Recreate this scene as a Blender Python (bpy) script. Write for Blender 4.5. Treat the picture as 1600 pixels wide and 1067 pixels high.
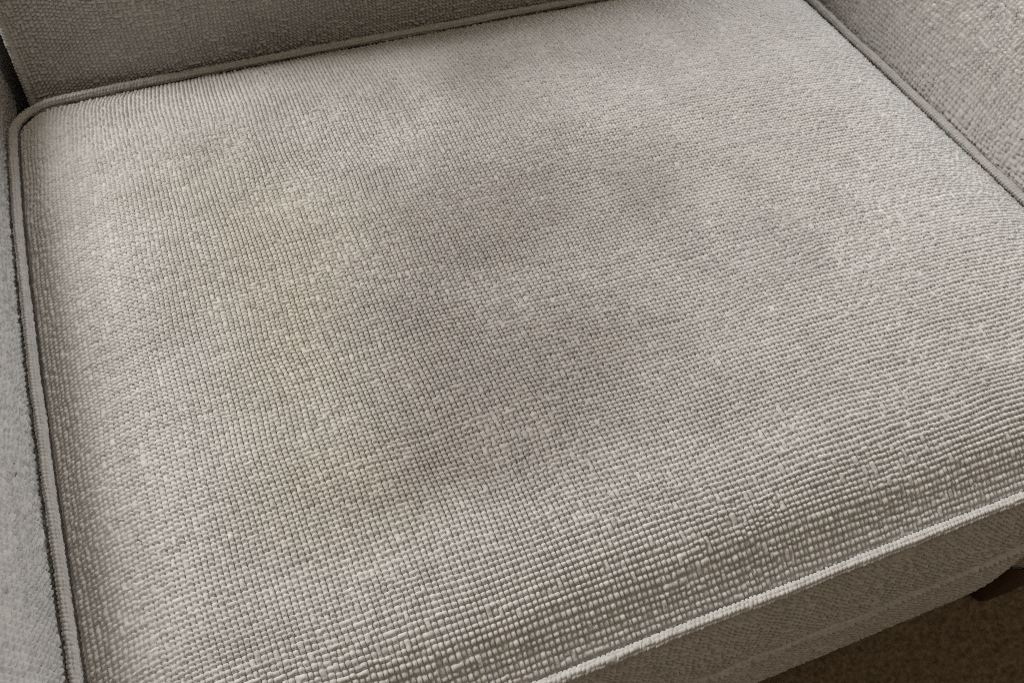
import bpy, math, random
import numpy as np
from mathutils import Matrix, Vector

# ------------------------------------------------------------------ camera, world, lamps, exposure
sc = bpy.context.scene
for o in list(bpy.data.objects):
    bpy.data.objects.remove(o)

W, D = 0.600, 0.4828                 # seat cushion: x 0..W, y -D (front) .. 0 (back), z 0 = upper welt

cam = bpy.data.cameras.new('camera')
cam_ob = bpy.data.objects.new('camera', cam)
sc.collection.objects.link(cam_ob)
R_, U_, F_ = (0.92732, -0.37220, 0.03931), (0.26459, 0.72622, 0.63450), (0.26471, 0.57798, -0.77192)
cam_ob.matrix_world = Matrix(((R_[0], U_[0], -F_[0], 0.09810), (R_[1], U_[1], -F_[1], -0.61156),
                              (R_[2], U_[2], -F_[2], 0.41597), (0, 0, 0, 1)))
cam.sensor_width = 36.0
cam.lens = 33.64
cam.clip_start = 0.02
cam.clip_end = 60.0
cam.dof.use_dof = True
cam.dof.focus_distance = 0.475
cam.dof.aperture_fstop = 18.0
sc.camera = cam_ob

world = bpy.data.worlds.new('World')
sc.world = world
world.use_nodes = True
bg = world.node_tree.nodes['Background']
bg.inputs['Color'].default_value = (1.0, 0.77, 0.50, 1)
bg.inputs['Strength'].default_value = 0.15


def area_lamp(name, loc, target, size, size_y, power, colour):
    l = bpy.data.lights.new(name, 'AREA')
    l.shape = 'RECTANGLE'
    l.size, l.size_y = size, size_y
    l.energy = power
    l.color = colour
    o = bpy.data.objects.new(name, l)
    sc.collection.objects.link(o)
    o.location = loc
    o.rotation_euler = (Vector(target) - Vector(loc)).to_track_quat('-Z', 'Y').to_euler()
    return o


area_lamp('window_light', (-1.25, 0.60, 1.32), (0.30, -0.25, 0.0), 0.7, 0.6, 47.0, (1.0, 0.975, 0.955))
area_lamp('side_window_light', (1.30, 0.45, 1.40), (0.30, -0.25, 0.0), 0.7, 0.6, 25.0, (0.93, 0.97, 1.0))
area_lamp('front_fill_light', (0.45, -1.25, 2.20), (0.35, -0.35, -0.05), 1.4, 0.8, 9.5, (1.0, 0.88, 0.72))  # added warm fill from above the front, brings out the front border

sc.view_settings.view_transform = 'Standard'
sc.view_settings.look = 'None'
sc.view_settings.gamma = 1.0
sc.view_settings.exposure = 0.0
sc.view_settings.use_curve_mapping = False
sc.cycles.use_denoising = False
sc.cycles.sample_clamp_indirect = 2.0
sc.cycles.sample_clamp_direct = 6.0
sc.cycles.filter_width = 0.85
sc.render.filter_size = 0.85

rng = np.random.default_rng(11)
random.seed(4)


# ------------------------------------------------------------------ helpers
def vnoise(x, y, seed=0):
    """smooth value noise, about -1..1"""
    r = np.random.default_rng(seed)
    T = r.uniform(-1, 1, (257, 257)).astype(np.float32)
    T[256], T[:, 256] = T[0], T[:, 0]
    xi, yi = np.floor(x).astype(np.int64), np.floor(y).astype(np.int64)
    fx, fy = (x - xi).astype(np.float32), (y - yi).astype(np.float32)
    fx, fy = fx * fx * (3 - 2 * fx), fy * fy * (3 - 2 * fy)
    xi, yi = xi % 256, yi % 256
    a, b, c, d = T[xi, yi], T[xi + 1, yi], T[xi, yi + 1], T[xi + 1, yi + 1]
    return (a * (1 - fx) + b * fx) * (1 - fy) + (c * (1 - fx) + d * fx) * fy


def fbm(x, y, seed=0, octaves=3):
    s, a = 0, 1.0
    for k in range(octaves):
        s = s + a * vnoise(x * 2 ** k + 7.3 * k, y * 2 ** k + 3.1 * k, seed + k)
        a *= 0.5
    return s


PHASE = {3: [0, .33, .67], 4: [0, .18, .5, .82], 5: [0, .14, .38, .62, .86]}


class Yarns:
    """an uneven plain weave of nu x nv crossings, sampled at fixed phases inside every crossing.
    U, V: yarn coordinates bent by slack and uneven beat-up; h: relief 0..1; tint: yarn colour offset"""

    def __init__(self, nu, nv, per, seed, merge=0.06, wander=0.4, jit=0.07, rough=0.13):
        r = np.random.default_rng(seed)
        ph = np.array(PHASE[per])
        iu = np.append(np.repeat(np.arange(nu), per), nu)
        pu = np.append(np.tile(ph, nu), 0.0)
        iv = np.append(np.repeat(np.arange(nv), per), nv)
        pv = np.append(np.tile(ph, nv), 0.0)
        n, m = nu + 3, nv + 3
        I, J = np.meshgrid(np.arange(n), np.arange(m), indexing='ij')
        wild = np.clip(0.55 + 1.1 * vnoise(I / 13.0, J / 13.0, seed + 5), 0.25, 1.7)     # calm and disturbed patches
        # uneven yarn widths: every boundary between two crossings is shifted a little
        bu = r.normal(0, jit, (n, m)) * wild + r.normal(0, 0.05, (n, 1))
        bv = r.normal(0, jit, (n, m)) * wild + r.normal(0, 0.05, (1, m))
        p, q = pu[:, None], pv[None, :]
        i, j = iu[:, None], iv[None, :]
        jm, im = np.maximum(j - 1, 0), np.maximum(i - 1, 0)
        su = bu[i, j] * (1 - p) + bu[i + 1, j] * p
        su0 = bu[i, jm] * (1 - p) + bu[i + 1, jm] * p
        su = np.where(q == 0, 0.5 * (su + su0), su)
        sv = bv[i, j] * (1 - q) + bv[i, j + 1] * q
        sv0 = bv[im, j] * (1 - q) + bv[im, j + 1] * q
        sv = np.where(p == 0, 0.5 * (sv + sv0), sv)
        u, v = i + p + 0.0 * q, j + q + 0.0 * p
        self.U = u + su + wander * vnoise(u / 9, v / 11, seed + 1) + 1.2 * wander * vnoise(u / 31, v / 27, seed + 7)
        self.V = v + sv + wander * vnoise(u / 11, v / 9, seed + 3) + 1.2 * wander * vnoise(u / 27, v / 31, seed + 8)
        self.nu, self.nv, self.u, self.v = nu, nv, u, v
        # relief: each crossing is a rounded nub, longer along the yarn that lies on top
        top = (i + j) % 2 == 0
        dp, dq = np.minimum(p, 1 - p), np.minimum(q, 1 - q)
        across = lambda d: np.interp(d, [0, .14, .2, .38, .5], [.30, .70, .82, .99, 1])
        along = lambda d: np.interp(d, [0, .14, .2, .38, .5], [.50, .86, .92, 1, 1])
        fu = np.where(top, across(dp), along(dp))
        fv = np.where(top, along(dq), across(dq))
        H = np.clip(r.normal(1, rough, (n, m)) * (1 - 0.16 * (wild - 0.55) * r.random((n, m))), 0.45, 1.25)
        mu = r.random((n, m)) < merge * wild * 0.9          # crossing joined to the one before it along u
        mv = r.random((n, m)) < merge * wild * 0.7
        eu = np.clip(r.normal(0.27, 0.10, (n, m)), 0.05, 0.6)
        ev = np.clip(r.normal(0.32, 0.10, (n, m)), 0.08, 0.65)
        h = H[i, j] * fu * fv
        hb = 0.5 * (H[i, j] + H[im, j])
        h = np.where((p == 0) & (q > 0), hb * np.where(mu[i, j], 0.92, eu[i, j]) * np.interp(dq, [0, .14, .38, .5], [.5, .85, 1, 1]), h)
        hb = 0.5 * (H[i, j] + H[i, jm])
        h = np.where((q == 0) & (p > 0), hb * np.where(mv[i, j], 0.92, ev[i, j]) * np.interp(dp, [0, .14, .38, .5], [.5, .85, 1, 1]), h)
        hole = np.clip(r.normal(0.06, 0.09, (n, m)), -0.1, 0.4)
        h = np.where((p == 0) & (q == 0), hole[i, j], h)
        self.h = h.astype(np.float32)
        ta, tb, tc = r.normal(0, 0.035, n), r.normal(0, 0.035, m), r.normal(0, 0.045, (n, m))
        self.tint = (np.where(top, ta[i], tb[j]) + tc[i, j] + r.normal(0, 0.02, h.shape)).astype(np.float32)

    def settle(self):
        """straighten the yarns towards the rim, so that the cloth ends in a clean edge"""
        e = np.minimum(np.minimum(self.u, self.nu - self.u), np.minimum(self.v, self.nv - self.v))
        w = np.clip(e / 4, 0, 1)
        self.U = self.u + (self.U - self.u) * w
        self.V = self.v + (self.V - self.v) * w
        return self


def grid_faces(nx, ny, closed_x=False):
    mx = nx if closed_x else nx - 1
    a = np.arange(mx)[:, None]
    b = np.arange(ny - 1)[None, :]
    a2 = (a + 1) % nx
    return np.stack([a * ny + b, a2 * ny + b, a2 * ny + b + 1, a * ny + b + 1], -1).reshape(-1, 4)


def np_mesh(name, V, Fq, attrs=None, smooth=True):
    me = bpy.data.meshes.new(name)
    V = np.ascontiguousarray(V.reshape(-1, 3), dtype=np.float32)
    Fq = np.ascontiguousarray(Fq, dtype=np.int32)
    me.vertices.add(len(V))
    me.vertices.foreach_set('co', V.ravel())
    me.loops.add(Fq.size)
    me.loops.foreach_set('vertex_index', Fq.ravel())
    me.polygons.add(len(Fq))
    me.polygons.foreach_set('loop_start', np.arange(0, Fq.size, Fq.shape[1], dtype=np.int32))
    if smooth:
        me.polygons.foreach_set('use_smooth', np.ones(len(Fq), dtype=bool))
    for k, a in (attrs or {}).items():
        at = me.attributes.new(k, 'FLOAT', 'POINT')
        at.data.foreach_set('value', np.ascontiguousarray(a.ravel(), dtype=np.float32))
    me.update(calc_edges=True)
    return me


def link(name, me, mat, parent=None):
    o = bpy.data.objects.new(name, me)
    sc.collection.objects.link(o)
    if mat:
        me.materials.append(mat)
    if parent:
        o.parent = parent
        o.matrix_parent_inverse = parent.matrix_world.inverted()
    return o


def thing(name, label, cat, loc):
    o = bpy.data.objects.new(name, None)
    sc.collection.objects.link(o)
    o.matrix_world = Matrix.Translation(loc)
    o.empty_display_size = 0.05
    o['label'] = label
    o['category'] = cat
    return o


def compact(V, Fq, keep_face, attrs):
    """drop faces and the vertices nobody uses"""
    Fq = Fq[keep_face]
    used = np.zeros(len(V), bool)
    used[Fq.ravel()] = True
    idx = np.cumsum(used) - 1
    return V[used], idx[Fq], {k: a.ravel()[used] for k, a in attrs.items()}


def normals_of(P):
    du = np.gradient(P, axis=0)
    dv = np.gradient(P, axis=1)
    n = np.cross(du, dv)
    return n / np.maximum(np.linalg.norm(n, axis=-1, keepdims=True), 1e-12)


def woven_sheet(name, mat, parent, P, y, depth, flip=False, keep=None, attrs=None, extra=None, fade=None):
    """P[nx,ny,3]: smooth base sheet at the yarn samples y; displaced along its normal by the weave relief"""
    N = normals_of(P)
    if flip:
        N = -N
    disp = (y.h - 0.8) * depth * (1.0 if fade is None else fade)
    if extra is not None:
        disp = disp + extra
    V = (P + N * disp[..., None]).reshape(-1, 3)
    Fq = grid_faces(P.shape[0], P.shape[1])
    if flip:
        Fq = Fq[:, ::-1]
    A = {'tint': y.tint}
    A.update(attrs or {})
    if keep is not None:
        k = keep.ravel()
        V, Fq, A = compact(V, Fq, k[Fq].all(1), A)
    return link(name, np_mesh(name, V, Fq, A), mat, parent)


# ------------------------------------------------------------------ materials
def new_mat(name):
    m = bpy.data.materials.new(name)
    m.use_nodes = True
    nt = m.node_tree
    return m, nt, nt.nodes, nt.links, nt.nodes['Principled BSDF']


def fabric_material(name, base, stains=False, rough=0.92, sheen=0.08, fuzz=0.00012, var=1.0, weave_bump=0.0):
    m, nt, N, L, P = new_mat(name)
    tc = N.new('ShaderNodeTexCoord')
    at = N.new('ShaderNodeAttribute')
    at.attribute_name = 'tint'
    # fine fibre mottling
    n1 = N.new('ShaderNodeTexNoise')
    n1.inputs['Scale'].default_value = 900
    n1.inputs['Detail'].default_value = 3
    L.new(tc.outputs['Object'], n1.inputs['Vector'])
    # yarn-batch scale mottling
    n2 = N.new('ShaderNodeTexNoise')
    n2.inputs['Scale'].default_value = 34
    n2.inputs['Detail'].default_value = 4
    L.new(tc.outputs['Object'], n2.inputs['Vector'])

    def math_(op, a, b):
        x = N.new('ShaderNodeMath')
        x.operation = op
        for k, q in enumerate((a, b)):
            if isinstance(q, (int, float)):
                x.inputs[k].default_value = q
            else:
                L.new(q, x.inputs[k])
        return x.outputs[0]
    f = math_('MULTIPLY', math_('SUBTRACT', n1.outputs['Fac'], 0.5), 0.45 * var)
    g = math_('MULTIPLY', math_('SUBTRACT', n2.outputs['Fac'], 0.5), 0.16 * var)
    t = math_('ADD', math_('ADD', f, g), math_('MULTIPLY', at.outputs['Fac'], var))
    t = math_('ADD', t, 1.0)
    col = N.new('ShaderNodeRGB')
    col.outputs[0].default_value = (*base, 1)
    out = col.outputs[0]

    def stain(attr, colour):
        nonlocal out
        a = N.new('ShaderNodeAttribute')
        a.attribute_name = attr
        mx = N.new('ShaderNodeMix')
        mx.data_type = 'RGBA'
        L.new(a.outputs['Fac'], mx.inputs[0])
        L.new(out, mx.inputs[6])
        mx.inputs[7].default_value = (*colour, 1)
        out = mx.outputs[2]
    if stains:
        stain('yellow_stain_shade', (0.385, 0.345, 0.265))
        stain('stain_mauve', (0.300, 0.277, 0.258))
        stain('stain_grey', (0.275, 0.268, 0.256))
        stain('paler', (0.50, 0.495, 0.485))
    n4 = N.new('ShaderNodeTexNoise')
    n4.inputs['Scale'].default_value = 95
    n4.inputs['Detail'].default_value = 3
    L.new(tc.outputs['Object'], n4.inputs['Vector'])
    hue = N.new('ShaderNodeMix')
    hue.data_type = 'RGBA'
    hue.inputs[6].default_value = (1.035, 0.99, 0.985, 1)
    hue.inputs[7].default_value = (0.97, 1.008, 1.0, 1)
    L.new(n4.outputs['Fac'], hue.inputs[0])
    hm = N.new('ShaderNodeVectorMath')
    hm.operation = 'MULTIPLY'
    L.new(out, hm.inputs[0])
    L.new(hue.outputs[2], hm.inputs[1])
    out = hm.outputs[0]
    vm = N.new('ShaderNodeVectorMath')
    vm.operation = 'SCALE'
    L.new(out, vm.inputs[0])
    L.new(t, vm.inputs['Scale'])
    L.new(vm.outputs[0], P.inputs['Base Color'])
    P.inputs['Roughness'].default_value = rough
    P.inputs['Specular IOR Level'].default_value = 0.25
    P.inputs['Sheen Weight'].default_value = sheen
    P.inputs['Sheen Roughness'].default_value = 0.5
    b = N.new('ShaderNodeBump')
    b.inputs['Strength'].default_value = 0.8
    b.inputs['Distance'].default_value = fuzz
    n3 = N.new('ShaderNodeTexNoise')
    n3.inputs['Scale'].default_value = 1600
    n3.inputs['Detail'].default_value = 3
    L.new(tc.outputs['Object'], n3.inputs['Vector'])
    L.new(n3.outputs['Fac'], b.inputs['Height'])
    if weave_bump:
        # plain cloth out of the close-up: the crossings as fine relief along the three axes
        sp = N.new('ShaderNodeSeparateXYZ')
        L.new(tc.outputs['Object'], sp.inputs[0])
        hs = None
        for k in range(3):
            w = math_('ABSOLUTE', math_('SINE', math_('MULTIPLY', sp.outputs[k], math.pi / 0.0034), 0.0), 0.0)
            w = math_('POWER', w, 0.6)
            hs = w if hs is None else math_('ADD', hs, w)
        b2 = N.new('ShaderNodeBump')
        b2.inputs['Strength'].default_value = 1.0
        b2.inputs['Distance'].default_value = weave_bump
        L.new(hs, b2.inputs['Height'])
        L.new(b2.outputs[0], b.inputs['Normal'])
    L.new(b.outputs[0], P.inputs['Normal'])
    return m


BASE = (0.452, 0.440, 0.425)
M_seat = fabric_material('seat_fabric', BASE, stains=True)
M_fab = fabric_material('chair_fabric', BASE)
M_shell = fabric_material('plain_fabric', BASE, weave_bump=0.0012)
M_welt = fabric_material('welt_fabric', (0.405, 0.39, 0.372), fuzz=0.00015, var=0.7)


def wood_material():
    m, nt, N, L, P = new_mat('dark_wood')
    tc = N.new('ShaderNodeTexCoord')
    mp = N.new('ShaderNodeMapping')
    mp.inputs['Scale'].default_value = (60, 60, 6)
    L.new(tc.outputs['Object'], mp.inputs[0])
    n = N.new('ShaderNodeTexNoise')
    n.inputs['Scale'].default_value = 1.5
    n.inputs['Detail'].default_value = 6
    L.new(mp.outputs[0], n.inputs['Vector'])
    r = N.new('ShaderNodeValToRGB')
    r.color_ramp.elements[0].position = 0.3
    r.color_ramp.elements[0].color = (0.030, 0.014, 0.008, 1)
    r.color_ramp.elements[1].position = 0.75
    r.color_ramp.elements[1].color = (0.075, 0.036, 0.020, 1)
    L.new(n.outputs['Fac'], r.inputs[0])
    L.new(r.outputs[0], P.inputs['Base Color'])
    P.inputs['Roughness'].default_value = 0.45
    return m


def carpet_material():
    m, nt, N, L, P = new_mat('carpet_pile')
    tc = N.new('ShaderNodeTexCoord')
    n = N.new('ShaderNodeTexNoise')
    n.inputs['Scale'].default_value = 260
    n.inputs['Detail'].default_value = 4
    L.new(tc.outputs['Object'], n.inputs['Vector'])
    r = N.new('ShaderNodeValToRGB')
    r.color_ramp.elements[0].position = 0.3
    r.color_ramp.elements[0].color = (0.090, 0.062, 0.036, 1)
    r.color_ramp.elements[1].position = 0.72
    r.color_ramp.elements[1].color = (0.225, 0.165, 0.105, 1)
    L.new(n.outputs['Fac'], r.inputs[0])
    L.new(r.outputs[0], P.inputs['Base Color'])
    P.inputs['Roughness'].default_value = 1.0
    P.inputs['Specular IOR Level'].default_value = 0.1
    P.inputs['Sheen Weight'].default_value = 0.2
    b = N.new('ShaderNodeBump')
    b.inputs['Strength'].default_value = 1.0
    b.inputs['Distance'].default_value = 0.002
    L.new(n.outputs['Fac'], b.inputs['Height'])
    L.new(b.outputs[0], P.inputs['Normal'])
    return m


M_wood = wood_material()
M_carpet = carpet_material()

# ------------------------------------------------------------------ carpet (the floor)
FLOOR = -0.335


def build_carpet():
    xs = np.concatenate([[-4.0, -1.5, -0.4], np.arange(0.20, 1.0001, 0.0026), [1.8, 3.0, 5.0]])
    ys = np.concatenate([[-4.0, -2.0, -1.2], np.arange(-0.65, -0.1499, 0.0026), [1.0, 2.5, 5.0]])
    X, Y = np.meshgrid(xs, ys, indexing='ij')
    dense = (X > 0.19) & (X < 1.01) & (Y > -0.66) & (Y < -0.14)
    r = np.random.default_rng(3)
    Z = FLOOR + np.where(dense, 0.0016 * vnoise(X / 0.006, Y / 0.006, 50) + r.normal(0, 0.0009, X.shape), 0)
    jx = np.where(dense, r.normal(0, 0.0004, X.shape), 0)
    jy = np.where(dense, r.normal(0, 0.0004, X.shape), 0)
    V = np.stack([X + jx, Y + jy, Z], -1)
    o = link('carpet', np_mesh('carpet', V, grid_faces(*X.shape)), M_carpet)
    o['kind'] = 'structure'


build_carpet()

# ------------------------------------------------------------------ seat cushion
RB, RFL, RFR = 0.026, 0.050, 0.112   # corner radii: rear, front left, front right


def warp(X, Y):
    """the stuffed outline bows slightly outwards"""
    sx, sy = np.clip(X / W, 0, 1), np.clip(-Y / D, 0, 1)
    q = lambda t: np.clip(4 * t * (1 - t), 0, 1)
    x = X - 0.0055 * q(sy ** 0.75) * (1 - sx) + 0.0010 * q(sy) * sx
    y = Y + 0.0045 * q(sx ** 0.75) * (1 - sy)
    return x, y


def edge_dist(X, Y):
    """signed distance (inside > 0) to the rounded rectangle"""
    cx, cy = W / 2, -D / 2
    rad = np.where(Y > cy, RB, np.where(X > cx, RFR, RFL))
    qx = np.abs(X - cx) - W / 2 + rad
    qy = np.abs(Y - cy) - D / 2 + rad
    return -(np.hypot(np.maximum(qx, 0), np.maximum(qy, 0)) + np.minimum(np.maximum(qx, qy), 0) - rad)


def prof(d, r, p):
    return 1 - (1 - np.clip(d / r, 0, 1)) ** p


def seat_height(X, Y):
    d = edge_dist(X, Y)
    dx = np.minimum(X, W - X)
    dyb, dyf = -Y, D + Y
    z = 0.023 * prof(d, 0.026, 2.0) * prof(dx, 0.080, 2.0) * prof(dyb, 0.11, 2.0) * prof(dyf, 0.062, 2.2)
    z = z + 0.012 * prof(dx, 0.30, 2.0) * prof(dyb, 0.24, 2.0) * prof(dyf, 0.24, 2.0)
    inner = prof(d, 0.10, 2.0)
    z = z + inner * (0.0022 * vnoise(X / 0.085 + 3.2, Y / 0.085 + 9.1, 21) + 0.0010 * vnoise(X / 0.035, Y / 0.035 + 4, 22))
    z = z - 0.0040 * np.exp(-(((X - 0.30) / 0.11) ** 2 + ((Y + 0.27) / 0.09) ** 2))     # where people sit
    return z + 0.0012 - 0.0060 * np.exp(-np.maximum(d, 0) / 0.0020)


def blot(X, Y, x, y, rx, ry, ang=0.0):
    c, s = math.cos(ang), math.sin(ang)
    a = ((X - x) * c + (Y - y) * s) / rx
    b = (-(X - x) * s + (Y - y) * c) / ry
    return np.exp(-(a * a + b * b))


cushion = thing('seat_cushion', 'grey beige woven seat cushion with piped edges lying between the arms', 'cushion', (W / 2, -D / 2, -0.172))


def build_seat_top():
    pu = 0.00262
    nu, nv = round(W / pu) + 4, round(D / pu) + 4
    yg = Yarns(nu, nv, 4, 101, merge=0.07, wander=0.40, jit=0.075, rough=0.125)
    X, Y = (yg.U - 2) * pu, -D + (yg.V - 2) * pu
    x, y = warp(X, Y)
    z = seat_height(X, Y)
    P = np.stack([x, y, z], -1)
    nz = fbm(X / 0.045, Y / 0.045, 70, 4)
    nz2 = fbm(X / 0.06 + 5, Y / 0.06, 80, 4)
    sm = lambda a, lo, hi: np.clip((a - lo) / (hi - lo), 0, 1) ** 2 * (3 - 2 * np.clip((a - lo) / (hi - lo), 0, 1))
    yel = (0.8 * blot(X, Y, 0.125, -0.27, 0.055, 0.07) + 0.8 * blot(X, Y, 0.14, -0.375, 0.06, 0.04)
           + 0.55 * blot(X, Y, 0.18, -0.21, 0.07, 0.05) + 0.5 * blot(X, Y, 0.10, -0.14, 0.07, 0.05)
           + 0.55 * blot(X, Y, 0.40, -0.01, 0.20, 0.05))  # brownish band along the rear edge: the backrest's soft shade, painted in
    yel = 0.50 * sm(yel + 0.16 * nz, 0.05, 1.05)
    mau = (0.75 * blot(X, Y, 0.245, -0.33, 0.085, 0.055) + 0.5 * blot(X, Y, 0.19, -0.385, 0.05, 0.03)
           + 0.55 * blot(X, Y, 0.30, -0.22, 0.11, 0.07) + 0.5 * blot(X, Y, 0.22, -0.25, 0.06, 0.04) + 0.3 * blot(X, Y, 0.25, -0.10, 0.16, 0.05))
    mau = 1.0 * sm(mau + 0.20 * nz2, -0.05, 0.85)
    gre = (0.7 * blot(X, Y, 0.355, -0.30, 0.030, 0.055, -0.25) + 0.65 * blot(X, Y, 0.405, -0.325, 0.026, 0.06, -0.2)
           + 0.6 * blot(X, Y, 0.240, -0.335, 0.035, 0.025) + 0.6 * blot(X, Y, 0.285, -0.385, 0.07, 0.028)
           + 0.5 * blot(X, Y, 0.335, -0.262, 0.04, 0.025) + 0.4 * blot(X, Y, 0.118, -0.385, 0.03, 0.02))
    gre = 0.36 * sm(gre + 0.20 * nz, 0.08, 1.0)
    pale = 0.5 * sm(0.8 * blot(X, Y, 0.57, -0.30, 0.10, 0.25) + 0.35 * blot(X, Y, 0.24, -0.44, 0.14, 0.035) + 0.15 * nz2, 0.10, 0.95)  # paler along the right side and at the front centre
    keep = edge_dist(X, Y) > -0.0030
    woven_sheet('top_panel', M_seat, cushion, P, yg, 0.0027, keep=keep, fade=np.clip(edge_dist(X, Y) / 0.004, 0.10, 1),
                attrs={'yellow_stain_shade': yel, 'stain_mauve': mau, 'stain_grey': gre, 'paler': pale})


def outline(step):
    """closed rounded-rectangle outline, counter-clockwise from the front-left, with outward normals (in plan)"""
    pts = []

    def arc(cx, cy, r, a0):
        n = max(6, int(r * math.pi / 2 / step))
        for k in range(n):
            a = a0 + (math.pi / 2) * k / n
            pts.append((cx + r * math.cos(a), cy + r * math.sin(a), math.cos(a), math.sin(a)))

    def seg(x0, y0, x1, y1, nx, ny):
        n = max(2, int(math.hypot(x1 - x0, y1 - y0) / step))
        for k in range(n):
            t = k / n
            pts.append((x0 + (x1 - x0) * t, y0 + (y1 - y0) * t, nx, ny))
    seg(RFL, -D, W - RFR, -D, 0, -1)
    arc(W - RFR, -D + RFR, RFR, -math.pi / 2)
    seg(W, -D + RFR, W, -RB, 1, 0)
    arc(W - RB, -RB, RB, 0)
    seg(W - RB, 0, RB, 0, 0, 1)
    arc(RB, -RB, RB, math.pi / 2)
    seg(0, -RB, 0, -D + RFL, -1, 0)
    arc(RFL, -D + RFL, RFL, math.pi)
    return np.array(pts)


def welt_tube(name, path, out, up, radius, mat, parent, seed, pitch=0.0023, per=4, cells=7):
    """piping cord: closed path[n,3] with out/up unit vectors across it, wrapped in bias-cut woven cloth"""
    closed = np.concatenate([path, path[:1]])
    s = np.concatenate([[0], np.cumsum(np.linalg.norm(np.diff(closed, axis=0), axis=1))])
    nl = int(s[-1] / pitch)
    yg = Yarns(nl, cells, per, seed, merge=0.10, wander=0.25, jit=0.09, rough=0.16)
    S = (yg.U + 0.45 * yg.V) * (s[-1] / nl) % s[-1]
    A = -math.pi * 0.6 + yg.V / cells * 2 * math.pi          # the join of the wrap faces down and outwards
    A[:, -1] = -math.pi * 0.6 + 2 * math.pi
    A[:, 0] = -math.pi * 0.6
    oc, uc = np.concatenate([out, out[:1]]), np.concatenate([up, up[:1]])
    C = np.stack([np.interp(S, s, closed[:, k]) for k in range(3)], -1)
    O = np.stack([np.interp(S, s, oc[:, k]) for k in range(3)], -1)
    Uv = np.stack([np.interp(S, s, uc[:, k]) for k in range(3)], -1)
    pull = vnoise(S / 0.0045, A * 0.5 + 2, seed + 2) * 0.00014 + vnoise(S / 0.028, A * 0.4 + 2, seed + 3) * 0.00022
    rad = radius + (yg.h - 0.75) * 0.00115 + pull
    V = C + O * (np.cos(A) * rad)[..., None] + Uv * (np.sin(A) * rad)[..., None]
    Fq = grid_faces(*S.shape)
    m = S.shape[1]
    # faces that would jump from the end of the path to its start are left out; the run closes on itself there
    Sf = S.ravel()[Fq]
    Fq = Fq[(Sf.max(1) - Sf.min(1)) < s[-1] * 0.5]
    return link(name, np_mesh(name, V, Fq[:, ::-1], {'tint': yg.tint * 1.3}), mat, parent)


WELT_R = 0.0029
build_seat_top()
ol = outline(0.0010)
ox, oy = warp(ol[:, 0], ol[:, 1])
OUT = np.stack([ol[:, 2], ol[:, 3], 0 * ox], -1)
UP = np.zeros_like(OUT)
UP[:, 2] = 1
wob = vnoise(np.arange(len(ox)) / 38.0, np.zeros(len(ox)) + .5, 31)
path = np.stack([ox, oy, 0.0016 + 0.0004 * wob], -1) + OUT * (0.0022 + 0.0003 * wob)[:, None]
welt_tube('piping', path, OUT, UP, WELT_R, M_welt, cushion, 41)

# side border: woven and fine at the front, plainer where the arms hide it
BH = 0.152


def border_base(px, py, nx, ny, t):
    """t 0 at the welt .. 1 under the bottom edge: bulges, then tucks under"""
    zz = np.interp(t, [0, 0.80, 0.90, 0.96, 1.0], [-0.0015, -0.148, -0.163, -0.170, -0.172])
    tuck = np.interp(t, [0, 0.80, 0.90, 0.96, 1.0], [0, 0.0, -0.002, -0.010, -0.034])
    b = -0.001 + 0.0045 * np.sin(np.pi * np.clip(t / 0.9, 0, 1)) + tuck
    x, y = warp(px, py)
    return np.stack([x + nx * b, y + ny * b, zz], -1)


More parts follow.
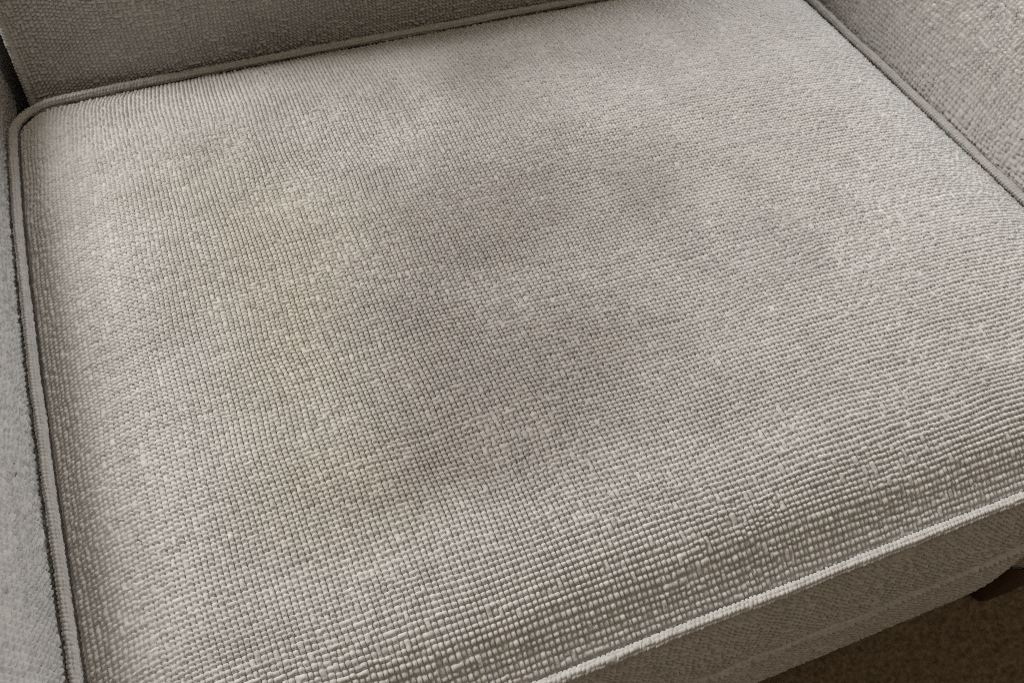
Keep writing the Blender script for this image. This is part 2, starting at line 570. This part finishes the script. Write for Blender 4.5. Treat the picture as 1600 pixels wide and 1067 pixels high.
def build_borders():
    pb = 0.0035
    pts = np.roll(outline(0.0005), 200, axis=0)                   # begins on the rounded front-left corner
    k1 = int(np.argmax(pts[:, 0] >= W - 1e-6)) + 60               # front run and the rounded front-right corner
    sl = np.concatenate([[0], np.cumsum(np.hypot(np.diff(pts[:k1, 0]), np.diff(pts[:k1, 1])))])
    Ht = 0.186
    yg = Yarns(int(sl[-1] / pb), int(Ht / pb), 3, 131, merge=0.16, wander=0.6, jit=0.12, rough=0.2)
    yg.settle()
    S = yg.U / yg.nu * sl[-1]
    T = np.clip(yg.V / yg.nv, 0, 1)
    PX, PY, NX, NY = [np.interp(S, sl, pts[:k1, c]) for c in range(4)]
    P = border_base(PX, PY, NX, NY, T)
    zz = P[..., 2]
    zs = -0.087 + 0.0012 * vnoise(S / 0.09, S * 0 + .5, 61)
    groove = -0.0026 * np.exp(-((zz - zs) / 0.0028) ** 2) + 0.0011 * np.exp(-((zz - zs + 0.0065) / 0.0030) ** 2)
    stitch = 0.0005 * np.exp(-((zz - zs + 0.0065) / 0.0020) ** 2) * np.sign(np.sin(S * 2 * math.pi / 0.0055))
    soft = 0.0020 * vnoise(S / 0.055, zz / 0.05, 64) + 0.0008 * vnoise(S / 0.018, zz / 0.03, 65)
    calm = np.interp(zz, [-0.11, -0.085], [0.75, 1.0])
    yg.h = 0.8 + (yg.h - 0.8) * calm
    woven_sheet('front_border', M_fab, cushion, P, yg, 0.0022, extra=groove + stitch + soft * np.sin(np.pi * np.clip(T / 0.8, 0, 1)), flip=True)
    rest = outline(0.006)
    k0 = int(np.argmax(rest[:, 0] >= W - 1e-6)) + 3
    rs = rest[k0:-13]
    t2 = np.linspace(0, 1, 24)
    PX, T = np.meshgrid(rs[:, 0], t2, indexing='ij')
    NX, NY = np.repeat(rs[:, 2:3], 24, 1), np.repeat(rs[:, 3:4], 24, 1)
    P = border_base(PX, np.repeat(rs[:, 1:2], 24, 1), NX, NY, T)
    link('side_border', np_mesh('side_border', P, grid_faces(*PX.shape)[:, ::-1], {'tint': 0 * PX}), M_shell, cushion)
    o2 = outline(0.01)
    bx, by = warp(o2[:, 0] - o2[:, 2] * 0.03, o2[:, 1] - o2[:, 3] * 0.03)
    V = np.concatenate([np.stack([bx, by, 0 * bx - 0.1515], -1), [[W / 2, -D / 2, -0.1715]]])
    n = len(bx)
    me = bpy.data.meshes.new('bottom_panel')
    me.from_pydata(V.tolist(), [], [(n, (k + 1) % n, k) for k in range(n)])
    link('bottom_panel', me, M_shell, cushion)


build_borders()

# ------------------------------------------------------------------ armchair
chair = thing('armchair', 'grey beige woven fabric armchair with dark wooden legs standing on brown carpet', 'armchair', (W / 2, -D / 2 + 0.03, FLOOR))


def box(name, mat, parent, lo, hi, bevel=0.006, seg=3):
    import bmesh
    bm = bmesh.new()
    bmesh.ops.create_cube(bm, size=1.0)
    for v in bm.verts:
        v.co = Vector([lo[k] + (v.co[k] + 0.5) * (hi[k] - lo[k]) for k in range(3)])
    bmesh.ops.bevel(bm, geom=bm.edges[:], offset=bevel, segments=seg, affect='EDGES', profile=0.5)
    me = bpy.data.meshes.new(name)
    bm.to_mesh(me)
    bm.free()
    for p in me.polygons:
        p.use_smooth = True
    return link(name, me, mat, parent)


def arm_section():
    """closed cross-section of an arm: (offset away from the seat, z), from low inside, up, over and down outside"""
    pts = [(0.004, -0.282), (0.000, -0.268), (0.000, -0.10), (0.000, -0.02), (0.001, 0.005), (0.007, 0.028), (0.020, 0.055), (0.039, 0.080),
           (0.058, 0.101), (0.075, 0.118), (0.090, 0.128), (0.108, 0.131), (0.126, 0.124), (0.136, 0.110), (0.140, 0.09),
           (0.139, 0.06), (0.136, 0.0), (0.134, -0.10), (0.132, -0.268), (0.126, -0.282)]
    p = np.array(pts)
    # smooth by Chaikin
    for _ in range(3):
        a, b = p[:-1], p[1:]
        q = np.empty((2 * len(a), 2))
        q[0::2], q[1::2] = 0.75 * a + 0.25 * b, 0.25 * a + 0.75 * b
        p = np.concatenate([p[:1], q, p[-1:]])
    return p


def arm_shape(off, z, y, side):
    """the stuffed inside face: follows the cushion's bowed edge low down, padding lumps higher up"""
    sy = np.clip(-y / D, 0, 1)
    inside = np.clip((0.085 - off) / 0.04, 0, 1)
    bow = (0.0055 if side < 0 else 0.0012) * np.clip(4 * sy ** 0.75 * (1 - sy ** 0.75), 0, 1) * np.clip(1 - (z - 0.02) / 0.06, 0, 1)
    bul = 0.0021 * vnoise(y / 0.12, z / 0.1, 201 + side) * np.clip((z - 0.01) / 0.05, 0, 1)
    return (bow - bul) * inside


def build_arm(side, y0, y1):
    s = arm_section()
    L = np.concatenate([[0], np.cumsum(np.linalg.norm(np.diff(s, axis=0), axis=1))])
    kt = int(np.argmax(s[:, 1]))
    x_in = W + 0.0064 if side > 0 else -0.0058
    pa = 0.0034
    l0 = np.interp(-0.03, s[:kt, 1], L[:kt])
    l1 = L[kt:][np.argmax(s[kt:, 1] < 0.06)]
    nl, ny = int((l1 - l0) / pa), int((0.06 - y0 - 0.010) / pa)
    yg = Yarns(nl, ny, 4 if side > 0 else 3, 151 + side, merge=0.26, wander=0.9, jit=0.13, rough=0.18)
    yg.settle()
    U, V = yg.U, yg.V
    ln, Yg = l0 + U * pa, y0 + 0.010 + V * pa
    off, zz = np.interp(ln, L, s[:, 0]), np.interp(ln, L, s[:, 1])
    P = np.stack([x_in + side * (off + arm_shape(off, zz, Yg, side)), Yg, zz], -1)
    edge = np.minimum(np.minimum(U, nl - U), np.minimum(V, ny - V)) * pa
    tuck = -0.007 * (1 - np.clip(edge / 0.008, 0, 1)) ** 1.5      # the cloth is tucked in all round
    arm = link('arm', np_mesh('arm', *arm_shell(side, x_in, s, y0, y1)), M_shell, chair)
    woven_sheet('inner_panel', M_fab, arm, P, yg, 0.0040 if side > 0 else 0.0023, flip=(side < 0), extra=tuck, fade=np.clip(edge / 0.01, 0.1, 1))
    return arm


def arm_shell(side, x_in, s, y0, y1):
    """the body of the arm, just inside its woven panel; rounded front and rear ends"""
    prof_y = [(y0 + 0.000, 0.030), (y0 + 0.002, 0.018), (y0 + 0.008, 0.008), (y0 + 0.018, 0.0035)]
    prof_y += [(y, 0.003) for y in np.linspace(y0 + 0.03, y1 - 0.03, 22)]
    prof_y += [(y1 - 0.02, 0.003), (y1 - 0.005, 0.009), (y1, 0.03)]
    c = np.array([0.07, -0.07])
    half = np.array([0.07, 0.20])
    rings = []
    for yy, ins in prof_y:
        q = c + (s - c) * (1 - ins / half)
        dx = arm_shape(s[:, 0], s[:, 1], np.full(len(s), yy), side)
        rings.append(np.stack([x_in + side * (q[:, 0] + dx), np.full(len(q), yy), q[:, 1]], -1))
    V = np.stack(rings)
    n, m = V.shape[:2]
    i, j = np.arange(n - 1)[:, None], np.arange(m)[None, :]
    j2 = (j + 1) % m
    F = np.stack([i * m + j, i * m + j2, (i + 1) * m + j2, (i + 1) * m + j], -1).reshape(-1, 4)
    V = V.reshape(-1, 3)
    cent = [V[:m].mean(0), V[-m:].mean(0)]
    j = np.arange(m)
    b0, b1 = len(V), len(V) + m
    V = np.concatenate([V, V[:m] * 0.02 + cent[0] * 0.98, V[(n - 1) * m:n * m] * 0.02 + cent[1] * 0.98])
    F = np.concatenate([F, np.stack([j, b0 + j, b0 + (j + 1) % m, (j + 1) % m], -1),
                        np.stack([(n - 1) * m + j, (n - 1) * m + (j + 1) % m, b1 + (j + 1) % m, b1 + j], -1)])
    if side > 0:
        F = F[:, ::-1]
    return V, F, {'tint': np.zeros(len(V))}


arm_l = build_arm(-1, -0.458, 0.19)
arm_r = build_arm(1, -0.458, 0.19)

# backrest: leaning cushion-like slab with a piped face
LEAN = math.radians(5)
BX0, BX1, BZ0, BZ1 = 0.0085, W - 0.0085, -0.045, 0.33


def back_point(x, s, depth):
    """x along, s up the leaning face from z=BZ0, depth forwards (towards -y)"""
    return np.stack([x, 0.0258 + (s + BZ0) * math.sin(LEAN) - depth * math.cos(LEAN), BZ0 + s * math.cos(LEAN) - depth * math.sin(LEAN) * 0], -1)


def build_back():
    pb = 0.0028
    nx, ns = int((BX1 - BX0) / pb), int((BZ1 - BZ0 - 0.004) / pb)
    yg = Yarns(nx, ns, 3, 171, merge=0.14, wander=0.6, jit=0.09, rough=0.16)
    yg.settle()
    U, Vv = yg.U, yg.V
    X, S = BX0 + U / nx * (BX1 - BX0), 0.002 + Vv / ns * (BZ1 - BZ0 - 0.004)
    Hh = BZ1 - BZ0
    dx = np.minimum(X - BX0, BX1 - X)
    dep = 0.035 * prof(dx, 0.15, 2.0) * prof(S, 0.20, 2.0) * prof(Hh - S, 0.12, 2.0) + 0.002 * vnoise(X / 0.09, S / 0.09, 301) * prof(np.minimum(dx, np.minimum(S, Hh - S)), 0.03, 2)
    P = back_point(X, S, dep)
    shell_x = np.concatenate([np.linspace(BX0, BX0 + 0.03, 6), np.linspace(BX0 + 0.05, BX1 - 0.05, 12), np.linspace(BX1 - 0.03, BX1, 6)])
    shell_s = np.concatenate([np.linspace(0, 0.05, 6), np.linspace(0.08, Hh - 0.08, 12), np.linspace(Hh - 0.05, Hh, 6)])
    SX, SS = np.meshgrid(shell_x, shell_s, indexing='ij')
    sdx, sds = np.minimum(SX - BX0, BX1 - SX), np.minimum(SS, Hh - SS)
    face = back_point(SX, SS, 0.035 * prof(sdx, 0.15, 2.0) * prof(SS, 0.20, 2) * prof(Hh - SS, 0.12, 2) - 0.004)
    rear = back_point(SX, SS, -0.09 - 0.02 * prof(sdx, 0.05, 2) * prof(sds, 0.05, 2))
    n, m = SX.shape
    Ff = grid_faces(n, m)
    Fr = grid_faces(n, m)[:, ::-1] + n * m
    rim = [(k, 0) for k in range(n)] + [(n - 1, k) for k in range(1, m)] + [(k, m - 1) for k in range(n - 2, -1, -1)] + [(0, k) for k in range(m - 2, 0, -1)]
    rim = [a * m + b for a, b in rim]
    Fs = np.array([(rim[(k + 1) % len(rim)], rim[k], rim[k] + n * m, rim[(k + 1) % len(rim)] + n * m) for k in range(len(rim))])
    V = np.concatenate([face.reshape(-1, 3), rear.reshape(-1, 3)])
    back = link('backrest', np_mesh('backrest', V, np.concatenate([Ff, Fr, Fs]), {'tint': np.zeros(len(V))}), M_shell, chair)
    edge = np.minimum(np.minimum(U, nx - U), np.minimum(Vv, ns - Vv)) * pb
    woven_sheet('front_panel', M_fab, back, P, yg, 0.0030, fade=np.clip(edge / 0.005, 0.15, 1))
    # piping round the face
    r, step = 0.02, 0.0007
    pts = []

    def seg(a, b, o):
        n_ = int(math.hypot(b[0] - a[0], b[1] - a[1]) / step)
        for k in range(n_):
            t = k / n_
            pts.append((a[0] + (b[0] - a[0]) * t, a[1] + (b[1] - a[1]) * t, *o))

    def arc(cx, cs, a0):
        n_ = int(r * math.pi / 2 / step)
        for k in range(n_):
            q = a0 + math.pi / 2 * k / n_
            pts.append((cx + r * math.cos(q), cs + r * math.sin(q), math.cos(q), math.sin(q)))
    seg((BX0 + r, 0), (BX1 - r, 0), (0, -1)); arc(BX1 - r, r, -math.pi / 2)
    seg((BX1, r), (BX1, Hh - r), (1, 0)); arc(BX1 - r, Hh - r, 0)
    seg((BX1 - r, Hh), (BX0 + r, Hh), (0, 1)); arc(BX0 + r, Hh - r, math.pi / 2)
    seg((BX0, Hh - r), (BX0, r), (-1, 0)); arc(BX0 + r, r, math.pi)
    q = np.array(pts)
    pth = back_point(q[:, 0], q[:, 1], np.full(len(q), 0.0005))
    o = np.stack([q[:, 2], q[:, 3] * math.sin(LEAN), q[:, 3] * math.cos(LEAN)], -1)
    u = np.tile(np.array([0, -math.cos(LEAN), math.sin(LEAN)]), (len(q), 1))
    welt_tube('piping', pth, o, u, WELT_R, M_welt, back, 47, per=3)


build_back()

box('back_light_block', M_shell, chair, (-0.020, 0.150, -0.280), (W + 0.020, 0.195, 0.29), 0.01)  # added box behind the backrest, blocks light through the side gaps

# seat frame under the cushion and the legs
box('seat_frame', M_shell, chair, (-0.02, -0.425, -0.278), (W + 0.02, 0.16, -0.173), 0.008)


def leg(x, y, dx, dy):
    n = 20
    zs = np.array([-0.262, -0.280, -0.284, -0.31, FLOOR + 0.004, FLOOR])
    hw = np.array([0.033, 0.033, 0.0325, 0.030, 0.028, 0.026])
    a = np.linspace(0, 2 * math.pi, n, endpoint=False)
    c, s = np.cos(a), np.sin(a)
    sq = np.stack([np.sign(c) * np.abs(c) ** 0.35, np.sign(s) * np.abs(s) ** 0.35], -1)
    V = []
    for z, h in zip(zs, hw):
        k = (-0.262 - z) / 0.073
        V.append(np.stack([x + dx * k + sq[:, 0] * h, y + dy * k + sq[:, 1] * h, np.full(n, z)], -1))
    V = np.stack(V)
    F = grid_faces(len(zs), n)
    last = np.stack([np.arange(len(zs) - 1) * n + n - 1, (np.arange(len(zs) - 1) + 1) * n + n - 1,
                     (np.arange(len(zs) - 1) + 1) * n, np.arange(len(zs) - 1) * n], -1)
    link('leg', np_mesh('leg', V, np.concatenate([F, last])[:, ::-1]), M_wood, chair)


for lx, ly, dx, dy in ((0.645, -0.424, 0.000, -0.001), (-0.040, -0.415, -0.002, -0.002), (0.640, 0.140, 0.002, 0.004), (-0.040, 0.140, -0.002, 0.004)):
    leg(lx, ly, dx, dy)
